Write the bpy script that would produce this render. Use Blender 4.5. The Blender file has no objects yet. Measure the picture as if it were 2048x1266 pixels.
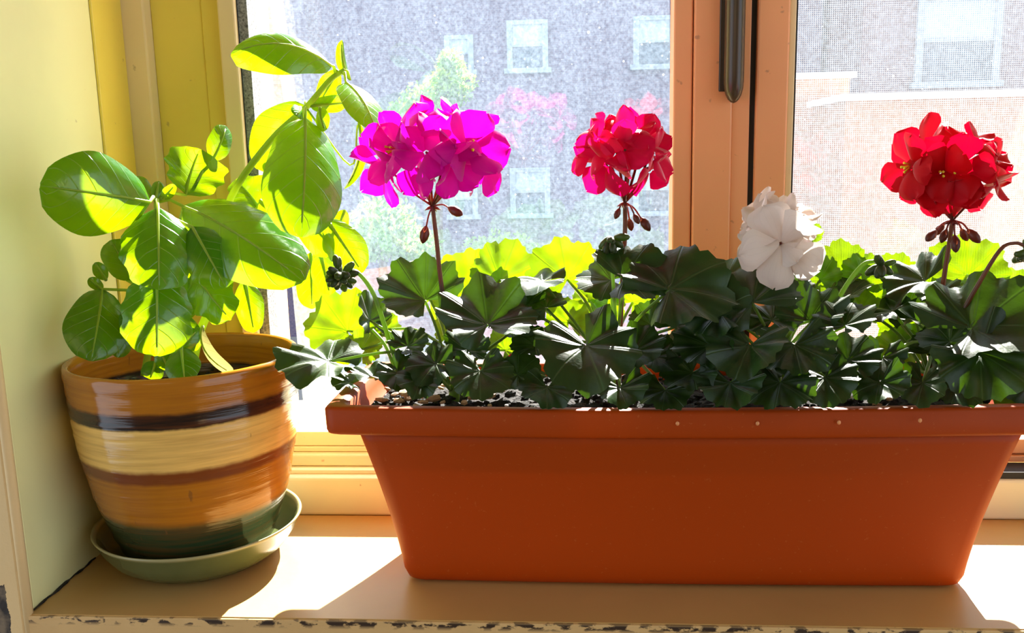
import bpy, math, random
from mathutils import Vector, Matrix
random.seed(7)
R_ = random.Random(11)
sc = bpy.context.scene
C = sc.collection

# ------------------------------------------------------------------ camera
CAM = Vector((.05917, -.74642, .37892)); F = 1796.66
RIGHT = Vector((.99725801, .07047189, -.02258709))
UP = Vector((.00974058, .17756313, .9840612))
FWD = Vector((-.07335929, .98158293, -.17638982))
cd = bpy.data.cameras.new('camera'); cd.sensor_fit = 'HORIZONTAL'; cd.sensor_width = 36
cd.lens = F / 2048 * 36; cd.clip_start = .01; cd.clip_end = 500
cam = bpy.data.objects.new('camera', cd); C.objects.link(cam)
M = Matrix((RIGHT, UP, -FWD)).transposed().to_4x4(); M.translation = CAM
cam.matrix_world = M; sc.camera = cam

# ------------------------------------------------------------------ world, sun, daylight of the room's rear window, exposure
w = bpy.data.worlds.new('sky'); sc.world = w; w.use_nodes = True
bg = w.node_tree.nodes['Background']
bg.inputs[0].default_value = (.74, .86, 1, 1); bg.inputs[1].default_value = 2.2
sun = bpy.data.lights.new('sun', 'SUN'); sun.energy = 46; sun.angle = .009; sun.color = (1, .95, .86)
so = bpy.data.objects.new('sun', sun); C.objects.link(so)
EL, AZ = math.radians(37), math.radians(-12)
SUNV = Vector((-math.sin(AZ) * math.cos(EL), math.cos(AZ) * math.cos(EL), math.sin(EL)))
so.rotation_euler = SUNV.to_track_quat('Z', 'Y').to_euler(); so.location = (0, 5, 6)
al = bpy.data.lights.new('rear_window_daylight', 'AREA'); al.shape = 'RECTANGLE'; al.size = 1.5; al.size_y = .95
al.energy = 6; al.color = (1, .78, .46)
ao = bpy.data.objects.new('rear_window_daylight', al); C.objects.link(ao)
ao.location = (-.45, -3.05, 1.18); ao.rotation_euler = (math.radians(90), 0, 0)
vs = sc.view_settings; vs.view_transform = 'Standard'; vs.look = 'None'; vs.gamma = 1; vs.use_curve_mapping = False
vs.exposure = 0.0
sc.cycles.use_denoising = True
sc.cycles.max_bounces = 8; sc.cycles.transparent_max_bounces = 14; sc.cycles.transmission_bounces = 7
sc.cycles.use_adaptive_sampling = True; sc.cycles.adaptive_threshold = .03
sc.cycles.sample_clamp_indirect = 6

# ------------------------------------------------------------------ helpers
def at(px, py, Y):
    d = RIGHT * ((px - 1024) / F) - UP * ((py - 633) / F) + FWD
    return CAM + d * ((Y - CAM.y) / d.y)
def mpp(P): return (Vector(P) - CAM).dot(FWD) / F            # metres per pixel there
def rot(v, ax, a): return Matrix.Rotation(a, 3, ax) @ v
rad = math.radians

class B:
    def __init__(s): s.v = []; s.f = []; s.uv = []
    def add(s, V, Fc, uv=None):
        o = len(s.v); s.v += [Vector(x) for x in V]; s.f += [tuple(i + o for i in q) for q in Fc]
        s.uv += uv if uv else [(0, 0)] * len(V)
        return s
    def box(s, a, b):
        (x0, y0, z0), (x1, y1, z1) = a, b
        V = [(x0,y0,z0),(x1,y0,z0),(x1,y1,z0),(x0,y1,z0),(x0,y0,z1),(x1,y0,z1),(x1,y1,z1),(x0,y1,z1)]
        return s.add(V, [(3,2,1,0),(4,5,6,7),(0,1,5,4),(1,2,6,5),(2,3,7,6),(3,0,4,7)])
    def tube(s, P, r, n=7):
        P = [Vector(p) for p in P]; k = len(P)
        rr = r if isinstance(r, (list, tuple)) else [r] * k
        t = [(P[min(i+1,k-1)] - P[max(i-1,0)]).normalized() for i in range(k)]
        u = t[0].orthogonal().normalized(); V = []; Fc = []
        for i in range(k):
            u = (u - t[i] * u.dot(t[i])).normalized(); b = t[i].cross(u)
            for j in range(n):
                a = 2 * math.pi * j / n
                V.append(P[i] + (u * math.cos(a) + b * math.sin(a)) * rr[i])
        for i in range(k - 1):
            for j in range(n):
                Fc.append((i*n+j, i*n+(j+1) % n, (i+1)*n+(j+1) % n, (i+1)*n+j))
        Fc.append(tuple(range(n-1, -1, -1))); Fc.append(tuple((k-1)*n + j for j in range(n)))
        return s.add(V, Fc)
    def lathe(s, prof, c, n=72, wob=None):
        V = []; Fc = []; m = len(prof)
        for (r, z) in prof:
            for j in range(n):
                a = 2 * math.pi * j / n; q = r * (wob(a, z) if wob else 1)
                V.append((c[0] + q * math.cos(a), c[1] + q * math.sin(a), c[2] + z))
        for i in range(m - 1):
            for j in range(n):
                Fc.append((i*n+j, i*n+(j+1) % n, (i+1)*n+(j+1) % n, (i+1)*n+j))
        Fc.append(tuple(range(n-1, -1, -1))); Fc.append(tuple((m-1)*n + j for j in range(n)))
        return s.add(V, Fc)
    def ball(s, c, r, ax=(1, 1, 1), n=8, m=5, R=None):
        V = [Vector((0, 0, -1))]; Fc = []
        for i in range(1, m):
            a = math.pi * i / m - math.pi / 2
            for j in range(n):
                b = 2 * math.pi * j / n
                V.append(Vector((math.cos(a) * math.cos(b), math.cos(a) * math.sin(b), math.sin(a))))
        V.append(Vector((0, 0, 1))); L = len(V) - 1
        for j in range(n):
            Fc.append((0, 1 + (j+1) % n, 1 + j)); Fc.append((L, L - n + j, L - n + (j+1) % n))
        for i in range(m - 2):
            for j in range(n):
                Fc.append((1+i*n+j, 1+i*n+(j+1) % n, 1+(i+1)*n+(j+1) % n, 1+(i+1)*n+j))
        V = [Vector((v.x*ax[0], v.y*ax[1], v.z*ax[2])) * r for v in V]
        if R: V = [R @ v for v in V]
        return s.add([v + Vector(c) for v in V], Fc)
    def grid(s, fn, nu, nv):
        V = []; uv = []; Fc = []
        for i in range(nu + 1):
            for j in range(nv + 1):
                V.append(fn(i / nu, j / nv)); uv.append((i / nu, j / nv))
        for i in range(nu):
            for j in range(nv):
                a = i * (nv + 1) + j; Fc.append((a, a + 1, a + nv + 2, a + nv + 1))
        return s.add(V, Fc, uv)

ORI = {}
def obj(name, b, mat, parent=None, smooth=True, bevel=0):
    base = ORI.get(parent.name, Vector()) if parent else Vector()
    me = bpy.data.meshes.new(name)
    me.from_pydata([v - base for v in b.v], [], b.f)
    ul = me.uv_layers.new(name='UVMap'); li = [0] * len(me.loops); me.loops.foreach_get('vertex_index', li)
    ul.data.foreach_set('uv', [c for i in li for c in b.uv[i]])
    me.polygons.foreach_set('use_smooth', [smooth] * len(me.polygons)); me.update()
    me.materials.append(mat)
    o = bpy.data.objects.new(name, me); C.objects.link(o)
    if parent: o.parent = parent; ORI[o.name] = base
    else: ORI[o.name] = Vector()
    if bevel:
        m = o.modifiers.new('bevel', 'BEVEL'); m.width = bevel; m.segments = 2; m.limit_method = 'ANGLE'
    return o
def tag(o, label=None, cat=None, group=None, kind=None):
    if label: o['label'] = label
    if cat: o['category'] = cat
    if group: o['group'] = group
    if kind: o['kind'] = kind
    return o
def thing(name, label, cat, loc, group=None, kind=None):
    o = bpy.data.objects.new(name, None); C.objects.link(o); o.location = loc
    o.empty_display_size = .02; ORI[o.name] = Vector(loc)
    return tag(o, label, cat, group, kind)
def struct(name, b, mat, label=None, bevel=0, smooth=False):
    return tag(obj(name, b, mat, None, smooth, bevel), label, None, None, 'structure')
def boxes(*bs):
    b = B()
    for a in bs: b.box(*a)
    return b
def spline(P, n=5):
    P = [Vector(p) for p in P]; Q = [P[0] * 2 - P[1]] + P + [P[-1] * 2 - P[-2]]; out = []
    for i in range(1, len(Q) - 2):
        a, b, c, d = Q[i-1:i+3]
        for k in range(n):
            t = k / n
            out.append(.5 * ((2*b) + (c-a)*t + (2*a-5*b+4*c-d)*t*t + (3*b-a-3*c+d)*t**3))
    out.append(P[-1]); return out

# ------------------------------------------------------------------ materials
class NT:
    def __init__(s, name):
        s.m = bpy.data.materials.new(name); s.m.use_nodes = True; s.t = s.m.node_tree
        for n in list(s.t.nodes): s.t.nodes.remove(n)
        s.out = s.t.nodes.new('ShaderNodeOutputMaterial')
    def n(s, typ, ins=None, **kw):
        x = s.t.nodes.new(typ)
        for k, v in kw.items(): setattr(x, k, v)
        for k, v in (ins or {}).items():
            if isinstance(v, bpy.types.NodeSocket): s.t.links.new(v, x.inputs[k])
            else:
                if isinstance(v, tuple) and len(v) == 3 and x.inputs[k].type == 'RGBA': v = (*v, 1)
                x.inputs[k].default_value = v
        return x
    def math(s, op, a, b=0., c=None):
        d = {0: a, 1: b}
        if c is not None: d[2] = c
        return s.n('ShaderNodeMath', d, operation=op).outputs[0]
    def mix(s, f, a, b, mode='MIX'):
        return s.n('ShaderNodeMix', {0: f, 6: a, 7: b}, data_type='RGBA', blend_type=mode).outputs[2]
    def ramp(s, f, st, interp='LINEAR'):
        r = s.n('ShaderNodeValToRGB', {0: f}); r.color_ramp.interpolation = interp; e = r.color_ramp.elements
        while len(e) < len(st): e.new(.5)
        for q, (p, c) in zip(e, st): q.position = p; q.color = (*c, 1) if isinstance(c, tuple) else (c, c, c, 1)
        return r.outputs[0]
    def noise(s, scale, detail=4, vec=None, rough=.5, dist=0):
        i = {'Scale': scale, 'Detail': detail, 'Roughness': rough, 'Distortion': dist}
        if vec is not None: i['Vector'] = vec
        return s.n('ShaderNodeTexNoise', i).outputs[0]
    def pos(s): return s.n('ShaderNodeNewGeometry').outputs['Position']
    def xyz(s, v):
        q = s.n('ShaderNodeSeparateXYZ', {0: v}); return q.outputs
    def scalev(s, v, k): return s.n('ShaderNodeVectorMath', {0: v, 1: k}, operation='MULTIPLY').outputs[0]
    def bump(s, h, st=.3, d=.002): return s.n('ShaderNodeBump', {'Height': h, 'Strength': st, 'Distance': d}).outputs[0]
    def schlick(s, f0, normal=None, k=1.):
        i = {'Blend': .5}
        if normal is not None: i['Normal'] = normal
        fc = s.n('ShaderNodeLayerWeight', i).outputs['Facing']
        return s.math('MULTIPLY', s.math('ADD', f0, s.math('MULTIPLY', s.math('POWER', fc, 5.), 1 - f0)), k)
    def done(s, sh): s.t.links.new(sh, s.out.inputs[0]); return s.m
    def principled(s, col, rough=.5, normal=None, **kw):
        i = {'Base Color': col, 'Roughness': rough}
        if normal is not None: i['Normal'] = normal
        i.update(kw); return s.n('ShaderNodeBsdfPrincipled', i).outputs[0]

def paint(name, col, dark, rough=.45, chips=0., scale=1.):
    t = NT(name); p = t.pos()
    n1 = t.noise(6 * scale, 4, p); n2 = t.noise(70 * scale, 3, p)
    c = t.mix(t.ramp(n1, [(.35, 0.), (.75, 1.)]), col, tuple(a * .86 for a in col))
    spots = t.ramp(n2, [(.70 - chips * .08, 0.), (.74 - chips * .08, 1.)])
    c = t.mix(t.math('MULTIPLY', spots, .5 + .3 * min(chips, 1)), c, dark)
    return t.done(t.principled(c, rough, t.bump(t.noise(40, 4, p), .15, .003)))

MW = paint('cream_wall_paint', (.91, .87, .41), (.35, .24, .10), .5, -.5)
MS = paint('cream_sill_paint', (.60, .375, .125), (.10, .05, .02), .38, -.6)
MF = paint('basil_tinted_vinyl', (.82, .66, .10), (.3, .2, .08), .42)  # cream frame with the basil's yellow light put into its colour
MFL = paint('light_frame_vinyl', (.84, .68, .38), (.3, .2, .08), .4)
MT = paint('flower_tinted_sash_vinyl', (.88, .42, .19), (.3, .15, .08), .4)  # same cream vinyl, reddened by flower light painted into the base colour
MLED = paint('lit_ledge_vinyl', (.97, .95, .70), (.4, .25, .1), .4)  # lit copy of the frame vinyl, sun glare on the ledge put into its colour
MRW = paint('room_plaster', (.24, .16, .085), (.4, .3, .2), .7)
MFLR = paint('floor_wood', (.14, .07, .03), (.1, .05, .03), .5)

def nosing_mat():
    t = NT('chipped_sill_edge'); p = t.pos(); q = t.xyz(p)
    n = t.noise(60, 5, t.scalev(p, (1, 1, 2.2)), .6); line = t.math('ABSOLUTE', t.math('ADD', q[2], .0035))
    near = t.ramp(t.math('MULTIPLY', line, 120.), [(.15, 1.), (.6, 0.)])
    chip = t.math('MULTIPLY', t.ramp(n, [(.50, 0.), (.55, 1.)]), near)
    c = t.mix(chip, t.mix(t.noise(20, 4, p), (.74, .50, .21), (.58, .37, .14)), (.035, .018, .008))
    return t.done(t.principled(c, .55, t.bump(n, .4, .002)))
MN = nosing_mat()
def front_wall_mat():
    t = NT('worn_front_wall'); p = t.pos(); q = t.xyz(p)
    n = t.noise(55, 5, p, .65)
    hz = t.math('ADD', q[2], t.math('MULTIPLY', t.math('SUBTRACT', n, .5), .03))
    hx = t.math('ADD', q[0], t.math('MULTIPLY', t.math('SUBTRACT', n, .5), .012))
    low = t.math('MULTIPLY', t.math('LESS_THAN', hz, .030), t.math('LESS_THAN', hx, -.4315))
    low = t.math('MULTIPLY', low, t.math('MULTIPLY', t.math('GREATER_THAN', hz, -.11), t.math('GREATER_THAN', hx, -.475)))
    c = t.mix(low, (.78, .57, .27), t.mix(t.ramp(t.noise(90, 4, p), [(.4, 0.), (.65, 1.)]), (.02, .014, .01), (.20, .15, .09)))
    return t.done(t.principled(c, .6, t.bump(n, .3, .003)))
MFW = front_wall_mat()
def simple(name, col, rough=.5, **kw):
    t = NT(name); n = t.noise(30, 3, t.pos())
    c = t.mix(n, tuple(a * .85 for a in col), tuple(min(1, a * 1.12) for a in col))
    return t.done(t.principled(c, rough, **kw))
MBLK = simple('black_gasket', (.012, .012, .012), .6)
MHND = simple('dark_bronze_handle', (.05, .035, .02), .3)
def grey_strip():
    t = NT('grey_pile_weatherstrip'); n = t.noise(420, 3, t.pos(), .7)
    return t.done(t.principled(t.ramp(n, [(.3, (.05, .055, .06)), (.7, (.42, .44, .46))]), .9))
MGRY = grey_strip()

def glass(name, lo, hi, streak):
    t = NT(name); p = t.pos()
    st = t.noise(1, 3, t.scalev(p, (90, 90, 5)), .6)
    fine = t.noise(260, 2, p, .7); big = t.noise(7, 3, p)
    v = t.n('ShaderNodeTexVoronoi', {'Vector': p, 'Scale': 130.}).outputs['Distance']
    sz = t.ramp(t.noise(45, 2, p), [(.45, 0.), (.75, .20)])
    spk = t.math('LESS_THAN', v, sz)
    f = t.math('ADD', lo, t.math('MULTIPLY', t.ramp(fine, [(.3, 0.), (.75, 1.)]), hi - lo))
    f = t.math('MULTIPLY', f, t.math('ADD', 1 - streak / 2, t.math('MULTIPLY', st, streak)))
    f = t.math('MULTIPLY', f, t.math('ADD', .7, t.math('MULTIPLY', big, .6)))
    f = t.math('MINIMUM', t.math('ADD', f, t.math('MULTIPLY', spk, .35)), .8)
    clear = t.n('ShaderNodeMixShader', {0: .10, 1: t.n('ShaderNodeBsdfTransparent', {0: (.97, .98, 1)}).outputs[0],
                                       2: t.n('ShaderNodeBsdfGlossy', {0: (1, 1, 1), 'Roughness': .0}).outputs[0]}).outputs[0]
    dirt = t.n('ShaderNodeMixShader', {0: .75, 1: t.n('ShaderNodeBsdfDiffuse', {0: (.75, .78, .85)}).outputs[0],
                                      2: t.n('ShaderNodeBsdfTranslucent', {0: (.60, .78, 1)}).outputs[0]}).outputs[0]
    return t.done(t.n('ShaderNodeMixShader', {0: f, 1: clear, 2: dirt}).outputs[0])
MGL = glass('dusty_window_glass', .042, .105, .6)
def screen():
    t = NT('insect_screen_mesh'); q = t.xyz(t.pos())
    g = [t.math('GREATER_THAN', t.math('SINE', t.math('MULTIPLY', q[k], 2 * math.pi / .0021)), .35) for k in (0, 2)]
    f = t.math('MULTIPLY', t.math('MAXIMUM', g[0], g[1]), .5)
    wires = t.n('ShaderNodeMixShader', {0: .6, 1: t.n('ShaderNodeBsdfDiffuse', {0: (.15, .15, .15)}).outputs[0],
                                       2: t.n('ShaderNodeBsdfTranslucent', {0: (.165, .155, .155)}).outputs[0]}).outputs[0]
    return t.done(t.n('ShaderNodeMixShader', {0: f, 1: t.n('ShaderNodeBsdfTransparent').outputs[0], 2: wires}).outputs[0])
MSCR = screen()

def leaf_mat(name, dif, tra, tf, kind, rough=.33, gl=1.0, vein=(.35, .5, .12)):
    t = NT(name); uv = t.n('ShaderNodeUVMap').outputs[0]; q = t.xyz(uv); p = t.pos()
    if kind == 'basil':
        av = t.math('ABSOLUTE', t.math('SUBTRACT', q[1], .5))
        s = t.math('FRACT', t.math('MULTIPLY', t.math('SUBTRACT', q[0], t.math('MULTIPLY', av, .55)), 6.5))
        d = t.math('ABSOLUTE', t.math('SUBTRACT', s, .5))
        vm = t.math('MAXIMUM', t.ramp(d, [(.0, 1.), (.05, 0.)]), t.ramp(av, [(.0, 1.), (.022, 0.)]))
        h = t.math('ADD', t.math('MULTIPLY', vm, -1.), t.noise(120, 3, p))
        zone = None
    else:
        a = t.math('MULTIPLY', q[0], 7.)
        d = t.math('MULTIPLY', t.math('ABSOLUTE', t.math('SUBTRACT', t.math('FRACT', a), .5)), q[1])
        vm = t.ramp(d, [(.0, 1.), (.03, 0.)])
        h = t.math('ADD', t.math('MULTIPLY', vm, -1.), t.noise(160, 3, p))
        zone = t.ramp(t.math('ABSOLUTE', t.math('SUBTRACT', q[1], .55)), [(.05, 1.), (.2, 0.)])
    n = t.noise(45, 4, p)
    c = t.mix(n, tuple(x * .75 for x in dif), tuple(min(1, x * 1.25) for x in dif))
    tc = t.mix(n, tuple(x * .85 for x in tra), tuple(min(1, x * 1.1) for x in tra))
    if zone is not None:
        c = t.mix(t.math('MULTIPLY', zone, .45), c, tuple(x * .35 for x in dif))
        tc = t.mix(t.math('MULTIPLY', zone, .35), tc, tuple(x * .4 for x in tra))
    c = t.mix(t.math('MULTIPLY', vm, .45), c, vein)
    tc = t.mix(t.math('MULTIPLY', vm, .5), tc, tuple(x * .55 for x in tra))
    bn = t.bump(h, .35, .0012)
    body = t.n('ShaderNodeMixShader', {0: tf, 1: t.n('ShaderNodeBsdfDiffuse', {0: c, 'Normal': bn}).outputs[0],
                                      2: t.n('ShaderNodeBsdfTranslucent', {0: tc, 'Normal': bn}).outputs[0]}).outputs[0]
    sh = t.n('ShaderNodeMixShader', {0: t.schlick(.05, bn, gl), 1: body,
             2: t.n('ShaderNodeBsdfGlossy', {0: (1, 1, 1), 'Roughness': rough, 'Normal': bn}).outputs[0]}).outputs[0]
    return t.done(sh)
MBAS = leaf_mat('basil_leaf', (.030, .22, .002), (.30, .48, .0005), .5, 'basil', .2, .8)
MGER = leaf_mat('geranium_leaf', (.015, .046, .009), (.045, .105, .001), .34, 'ger', .42, .55, (.08, .16, .05))  # leaf colour darkened to carry the shade inside the foliage
MGERLIT = leaf_mat('backlit_geranium_leaf', (.07, .26, .012), (.19, .31, .001), .5, 'ger', .42, .8, (.2, .4, .06))  # lit copy of the leaf, sun glow put into the colour; fresh leaves too
MDRY = leaf_mat('withered_leaf', (.16, .12, .05), (.4, .35, .1), .4, 'basil', .5, .6)
def stem_mat(name, col, tra):
    t = NT(name); n = t.noise(60, 3, t.pos())
    c = t.mix(n, tuple(x * .8 for x in col), col)
    body = t.n('ShaderNodeMixShader', {0: .35, 1: t.n('ShaderNodeBsdfDiffuse', {0: c}).outputs[0],
                                      2: t.n('ShaderNodeBsdfTranslucent', {0: tra}).outputs[0]}).outputs[0]
    return t.done(t.n('ShaderNodeMixShader', {0: t.schlick(.04, None, .7), 1: body,
             2: t.n('ShaderNodeBsdfGlossy', {0: (1, 1, 1), 'Roughness': .4}).outputs[0]}).outputs[0])
MBST = stem_mat('basil_stem', (.36, .52, .04), (.8, .95, .02))
MGST = stem_mat('geranium_petiole', (.16, .28, .05), (.4, .6, .03))
MRST = stem_mat('dark_flower_stem', (.10, .055, .025), (.3, .1, .03))
MPED = stem_mat('red_pedicel', (.16, .035, .02), (.5, .06, .03))
MBUD = stem_mat('brown_bud', (.09, .03, .015), (.3, .06, .02))
MGBUD = stem_mat('green_bud', (.05, .075, .02), (.2, .3, .02))
MSTA = simple('yellow_stamen', (.95, .62, .03), .5)
def petal_mat(name, dif, tra, tf=.5):
    t = NT(name); uv = t.n('ShaderNodeUVMap').outputs[0]; q = t.xyz(uv)
    v = t.math('ABSOLUTE', t.math('SINE', t.math('MULTIPLY', q[1], 22.)))
    vein = t.math('MULTIPLY', t.ramp(v, [(0., 1.), (.25, 0.)]), .12)
    base = t.ramp(q[0], [(0., 1.), (.3, 0.)])
    c = t.mix(vein, dif, tuple(x * .6 for x in dif)); tc = t.mix(vein, tra, tuple(x * .7 for x in tra))
    bn = t.bump(t.math('ADD', t.noise(120, 3, t.pos()), t.math('MULTIPLY', vein, -1.)), .2, .001)
    body = t.n('ShaderNodeMixShader', {0: tf, 1: t.n('ShaderNodeBsdfDiffuse', {0: c, 'Normal': bn}).outputs[0],
                                      2: t.n('ShaderNodeBsdfTranslucent', {0: tc, 'Normal': bn}).outputs[0]}).outputs[0]
    return t.done(t.n('ShaderNodeMixShader', {0: t.schlick(.015, None, .5), 1: body,
             2: t.n('ShaderNodeBsdfGlossy', {0: (1, .9, .95), 'Roughness': .5}).outputs[0]}).outputs[0])
MPINK = petal_mat('magenta_petal', (.70, .004, .40), (.62, .001, .34), .56)
MCRIM = petal_mat('crimson_petal', (.72, .004, .06), (.62, .001, .075))
MRED = petal_mat('red_petal', (.56, .002, .006), (.48, .0005, .018), .42)
MWHT = petal_mat('white_petal', (.80, .68, .60), (.62, .57, .52), .35)

def pot_mat():
    t = NT('striped_glaze'); p = t.pos(); q = t.xyz(p)
    wob = t.math('MULTIPLY', t.math('SUBTRACT', t.noise(9, 3, p), .5), .006)
    fine = t.math('MULTIPLY', t.math('SUBTRACT', t.noise(90, 3, p), .5), .0025)
    z = t.math('DIVIDE', t.math('ADD', q[2], t.math('ADD', wob, fine)), .21)
    O, K, W, N, G = (.44, .165, .012), (.022, .014, .010), (.88, .57, .15), (.20, .055, .012), (.03, .055, .02)
    k = lambda a: a / .21
    col = t.ramp(z, [(0, G), (k(.062), G), (k(.070), O), (k(.105), O), (k(.109), N), (k(.117), N), (k(.121), W),
                     (k(.156), W), (k(.158), K), (k(.170), K), (k(.173), O), (1, O)])
    ring = t.noise(1, 3, t.scalev(p, (12, 12, 260)), .6)
    col = t.mix(t.math('MULTIPLY', t.ramp(ring, [(.4, 0.), (.7, 1.)]), .35), col, (.22, .06, .01))
    drip = t.noise(1, 2, t.scalev(p, (160, 160, 40)), .5)
    col = t.mix(t.math('MULTIPLY', t.ramp(drip, [(.72, 0.), (.76, 1.)]), .6), col, (.16, .07, .02))
    return t.done(t.principled(col, .13, t.bump(ring, .2, .002), **{'Specular IOR Level': .5}))
MPOT = pot_mat()
def saucer_mat():
    t = NT('green_glaze'); p = t.pos(); q = t.xyz(p)
    c = t.mix(t.noise(25, 4, p), (.07, .088, .025), (.13, .15, .055))
    c = t.mix(t.ramp(t.math('MULTIPLY', q[2], 25.), [(.88, 0.), (.95, .6)]), c, (.5, .45, .22))
    return t.done(t.principled(c, .25))
MSAU = saucer_mat()
def planter_mat():
    t = NT('terracotta_plastic'); p = t.pos()
    n = t.noise(5, 3, p); f = t.noise(300, 2, p)
    c = t.mix(n, (.36, .050, .0005), (.43, .052, .0005))
    c = t.mix(t.math('MULTIPLY', t.ramp(f, [(.68, 0.), (.75, 1.)]), .3), c, (.6, .2, .05))
    pr = t.principled(c, .5, t.bump(t.noise(18, 3, p), .08, .004), **{'Specular IOR Level': .25})
    return t.done(t.n('ShaderNodeMixShader', {0: .12, 1: pr, 2: t.n('ShaderNodeBsdfTranslucent', {0: (.9, .28, .05)}).outputs[0]}).outputs[0])
MPLA = planter_mat()
def soil_mat():
    t = NT('potting_soil'); n = t.noise(220, 4, t.pos(), .7)
    return t.done(t.principled(t.ramp(n, [(.4, (.004, .003, .002)), (.7, (.022, .013, .008))]), .9, t.bump(n, .8, .004)))
MSOIL = soil_mat()
MCHIP = simple('wood_chip', (.42, .24, .12), .8)
MPERL = simple('perlite', (.8, .76, .7), .8)
def brick_mat(name, c1, c2, mo, scale):
    t = NT(name); p = t.pos(); q = t.xyz(p)
    v = t.n('ShaderNodeCombineXYZ', {0: t.math('ADD', q[0], q[1]), 1: q[2], 2: 0.}).outputs[0]
    b = t.n('ShaderNodeTexBrick', {'Vector': v, 'Color1': c1, 'Color2': c2, 'Mortar': mo, 'Scale': scale})
    return t.done(t.principled(t.mix(t.math('MULTIPLY', t.noise(.7, 3, p), .5), b.outputs[0], c2), .9))
MBRK = brick_mat('plum_brick', (.17, .12, .17), (.12, .09, .15), (.22, .2, .25), 4.)
MBRK2 = brick_mat('orange_brick', (.34, .15, .07), (.40, .19, .09), (.38, .28, .2), 3.)
MBRK3 = brick_mat('rose_brick', (.20, .12, .12), (.15, .09, .10), (.26, .22, .22), 4.)
MCAP = simple('pale_coping', (.85, .83, .8), .7)
MWFR = simple('white_window_frame', (.30, .36, .40), .5)
MPAN = simple('far_window_pane', (.10, .13, .16), .12)
MBLIND = simple('drawn_blind', (.42, .52, .58), .7)
MGRD = simple('courtyard_paving', (.26, .25, .24), .9)
MTRK = simple('tree_bark', (.12, .08, .05), .9)
MTREE = leaf_mat('far_foliage', (.16, .32, .08), (.5, .7, .1), .5, 'basil', .5, .5)
MTREE2 = leaf_mat('pale_far_foliage', (.22, .38, .14), (.55, .75, .18), .5, 'basil', .5, .5)

# ------------------------------------------------------------------ the setting
XW, YF = -.415, -.062            # left reveal, front edge of the sill
YL, YW = .155, .200              # ledge face, window frame face
XR, ZT = .890, .86               # right reveal, head of the opening
# front wall of the room around the opening, left and right reveals, head
struct('wall_left', boxes(((XW - .25, YF + .004, -.02), (XW, .42, 1.1))), MW, bevel=.004, label='cream painted plaster reveal left of the window')
struct('wall_right', boxes(((XR, YF + .004, -.02), (XR + .25, .42, 1.1))), MW, bevel=.004)
struct('wall_front', boxes(((-2.2, YF - .002, -.9), (XW - .002, YF + .06, 1.9)), ((XR + .002, YF - .002, -.9), (2.4, YF + .06, 1.9)),
                           ((XW - .002, YF, -.9), (XR + .002, YF + .06, -.030)), ((XW - .002, YF, ZT + .02), (XR + .002, .42, 1.9))), MFW, bevel=.004)
struct('ceiling', boxes(((-2.2, -3.2, 1.7), (2.4, YF, 1.8))), MRW)
struct('floor', boxes(((-2.2, -3.2, -1.0), (2.4, YF + .05, -.9))), MFLR)
struct('wall_back', boxes(((-2.2, -3.3, -.9), (2.4, -3.15, 1.7))), MRW)
struct('trim_1', boxes(((XW - .001, YF, -.028), (XR + .001, .30, 0))), MS, label='cream painted window sill with chipped edge')
nb = B(); nb.box((XW, YF - .0025, -.030), (XR, YF + .001, -.0008))
struct('trim_2', nb, MN, label='chipped paint front edge of the sill', bevel=.001)
struct('trim_3', B().tube(spline([(XW - .001, YF + .001, z) for z in (-.03, .2, .5, .8, 1.0)], 2), .0042, 8), MFW, smooth=True, label='rounded corner bead of the left reveal')

cb = B(); rk = random.Random(5)
cb.tube([(XW + .0005 + rk.uniform(-.0006, .0012), YF + .004 + i * .0075, .0003 + rk.uniform(-.0003, .0006)) for i in range(15)], [rk.choice((.0007, .0012, .0018)) for i in range(15)], 5)
struct('trim_4', cb, MBLK, label='dark crack between the left reveal and the sill')
win = thing('window_1', 'two-sash casement window with cream vinyl frame', None, (0, YW, 0), kind='structure')
# bottom ledge and rails
obj('frame_ledge', boxes(((XW, YL, .0002), (XR, .30, .043))), MLED, win, False, .003)
obj('frame_ledge_lip', boxes(((XW, YL + .012, .043), (.236, YL + .020, .0475))), MLED, win, False, .001)
obj('dark_gap_strip', boxes(((.236, YL + .004, .0432), (XR, YL + .034, .050))), MBLK, win, False)  # black strip standing in for the shade between ledge and right sash
obj('frame_bottom', boxes(((XW + .105, YW - .010, .0435), (.236, YW + .05, .0565))), MLED, win, False, .002)
obj('reveal_shade_strip', boxes(((XW, .140, .043), (XW + .003, YW, ZT))), MF, win, False, .0012)  # soft shade on the left reveal, built as a yellower strip
# left jamb of the frame
obj('frame_strip', boxes(((XW, YW, .043), (-.3885, YW + .1, ZT))), MFL, win, False, .002)
obj('frame_recess', boxes(((-.3885, YW + .016, .043), (-.333, YW + .1, ZT))), MF, win, False, .001)
obj('frame_recess', boxes(((-.3325, YW + .013, .043), (-.3095, YW + .1, ZT))), MF, win, False, .001)
def sash(x0, x1, xs0, xs1, lab):
    """stiles and rails round a pane; x0..x1 clear glass, xs0/xs1 outer edges"""
    return tag(obj('sash', boxes(((xs0, YW, .0575), (x0, YW + .035, ZT)), ((x1, YW, .0575), (xs1, YW + .035, ZT)),
        ((x0, YW, .0575), (x1, YW + .035, .079)), ((x0, YW, ZT - .03), (x1, YW + .035, ZT))), MT, win, False, .0025), lab)
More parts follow.
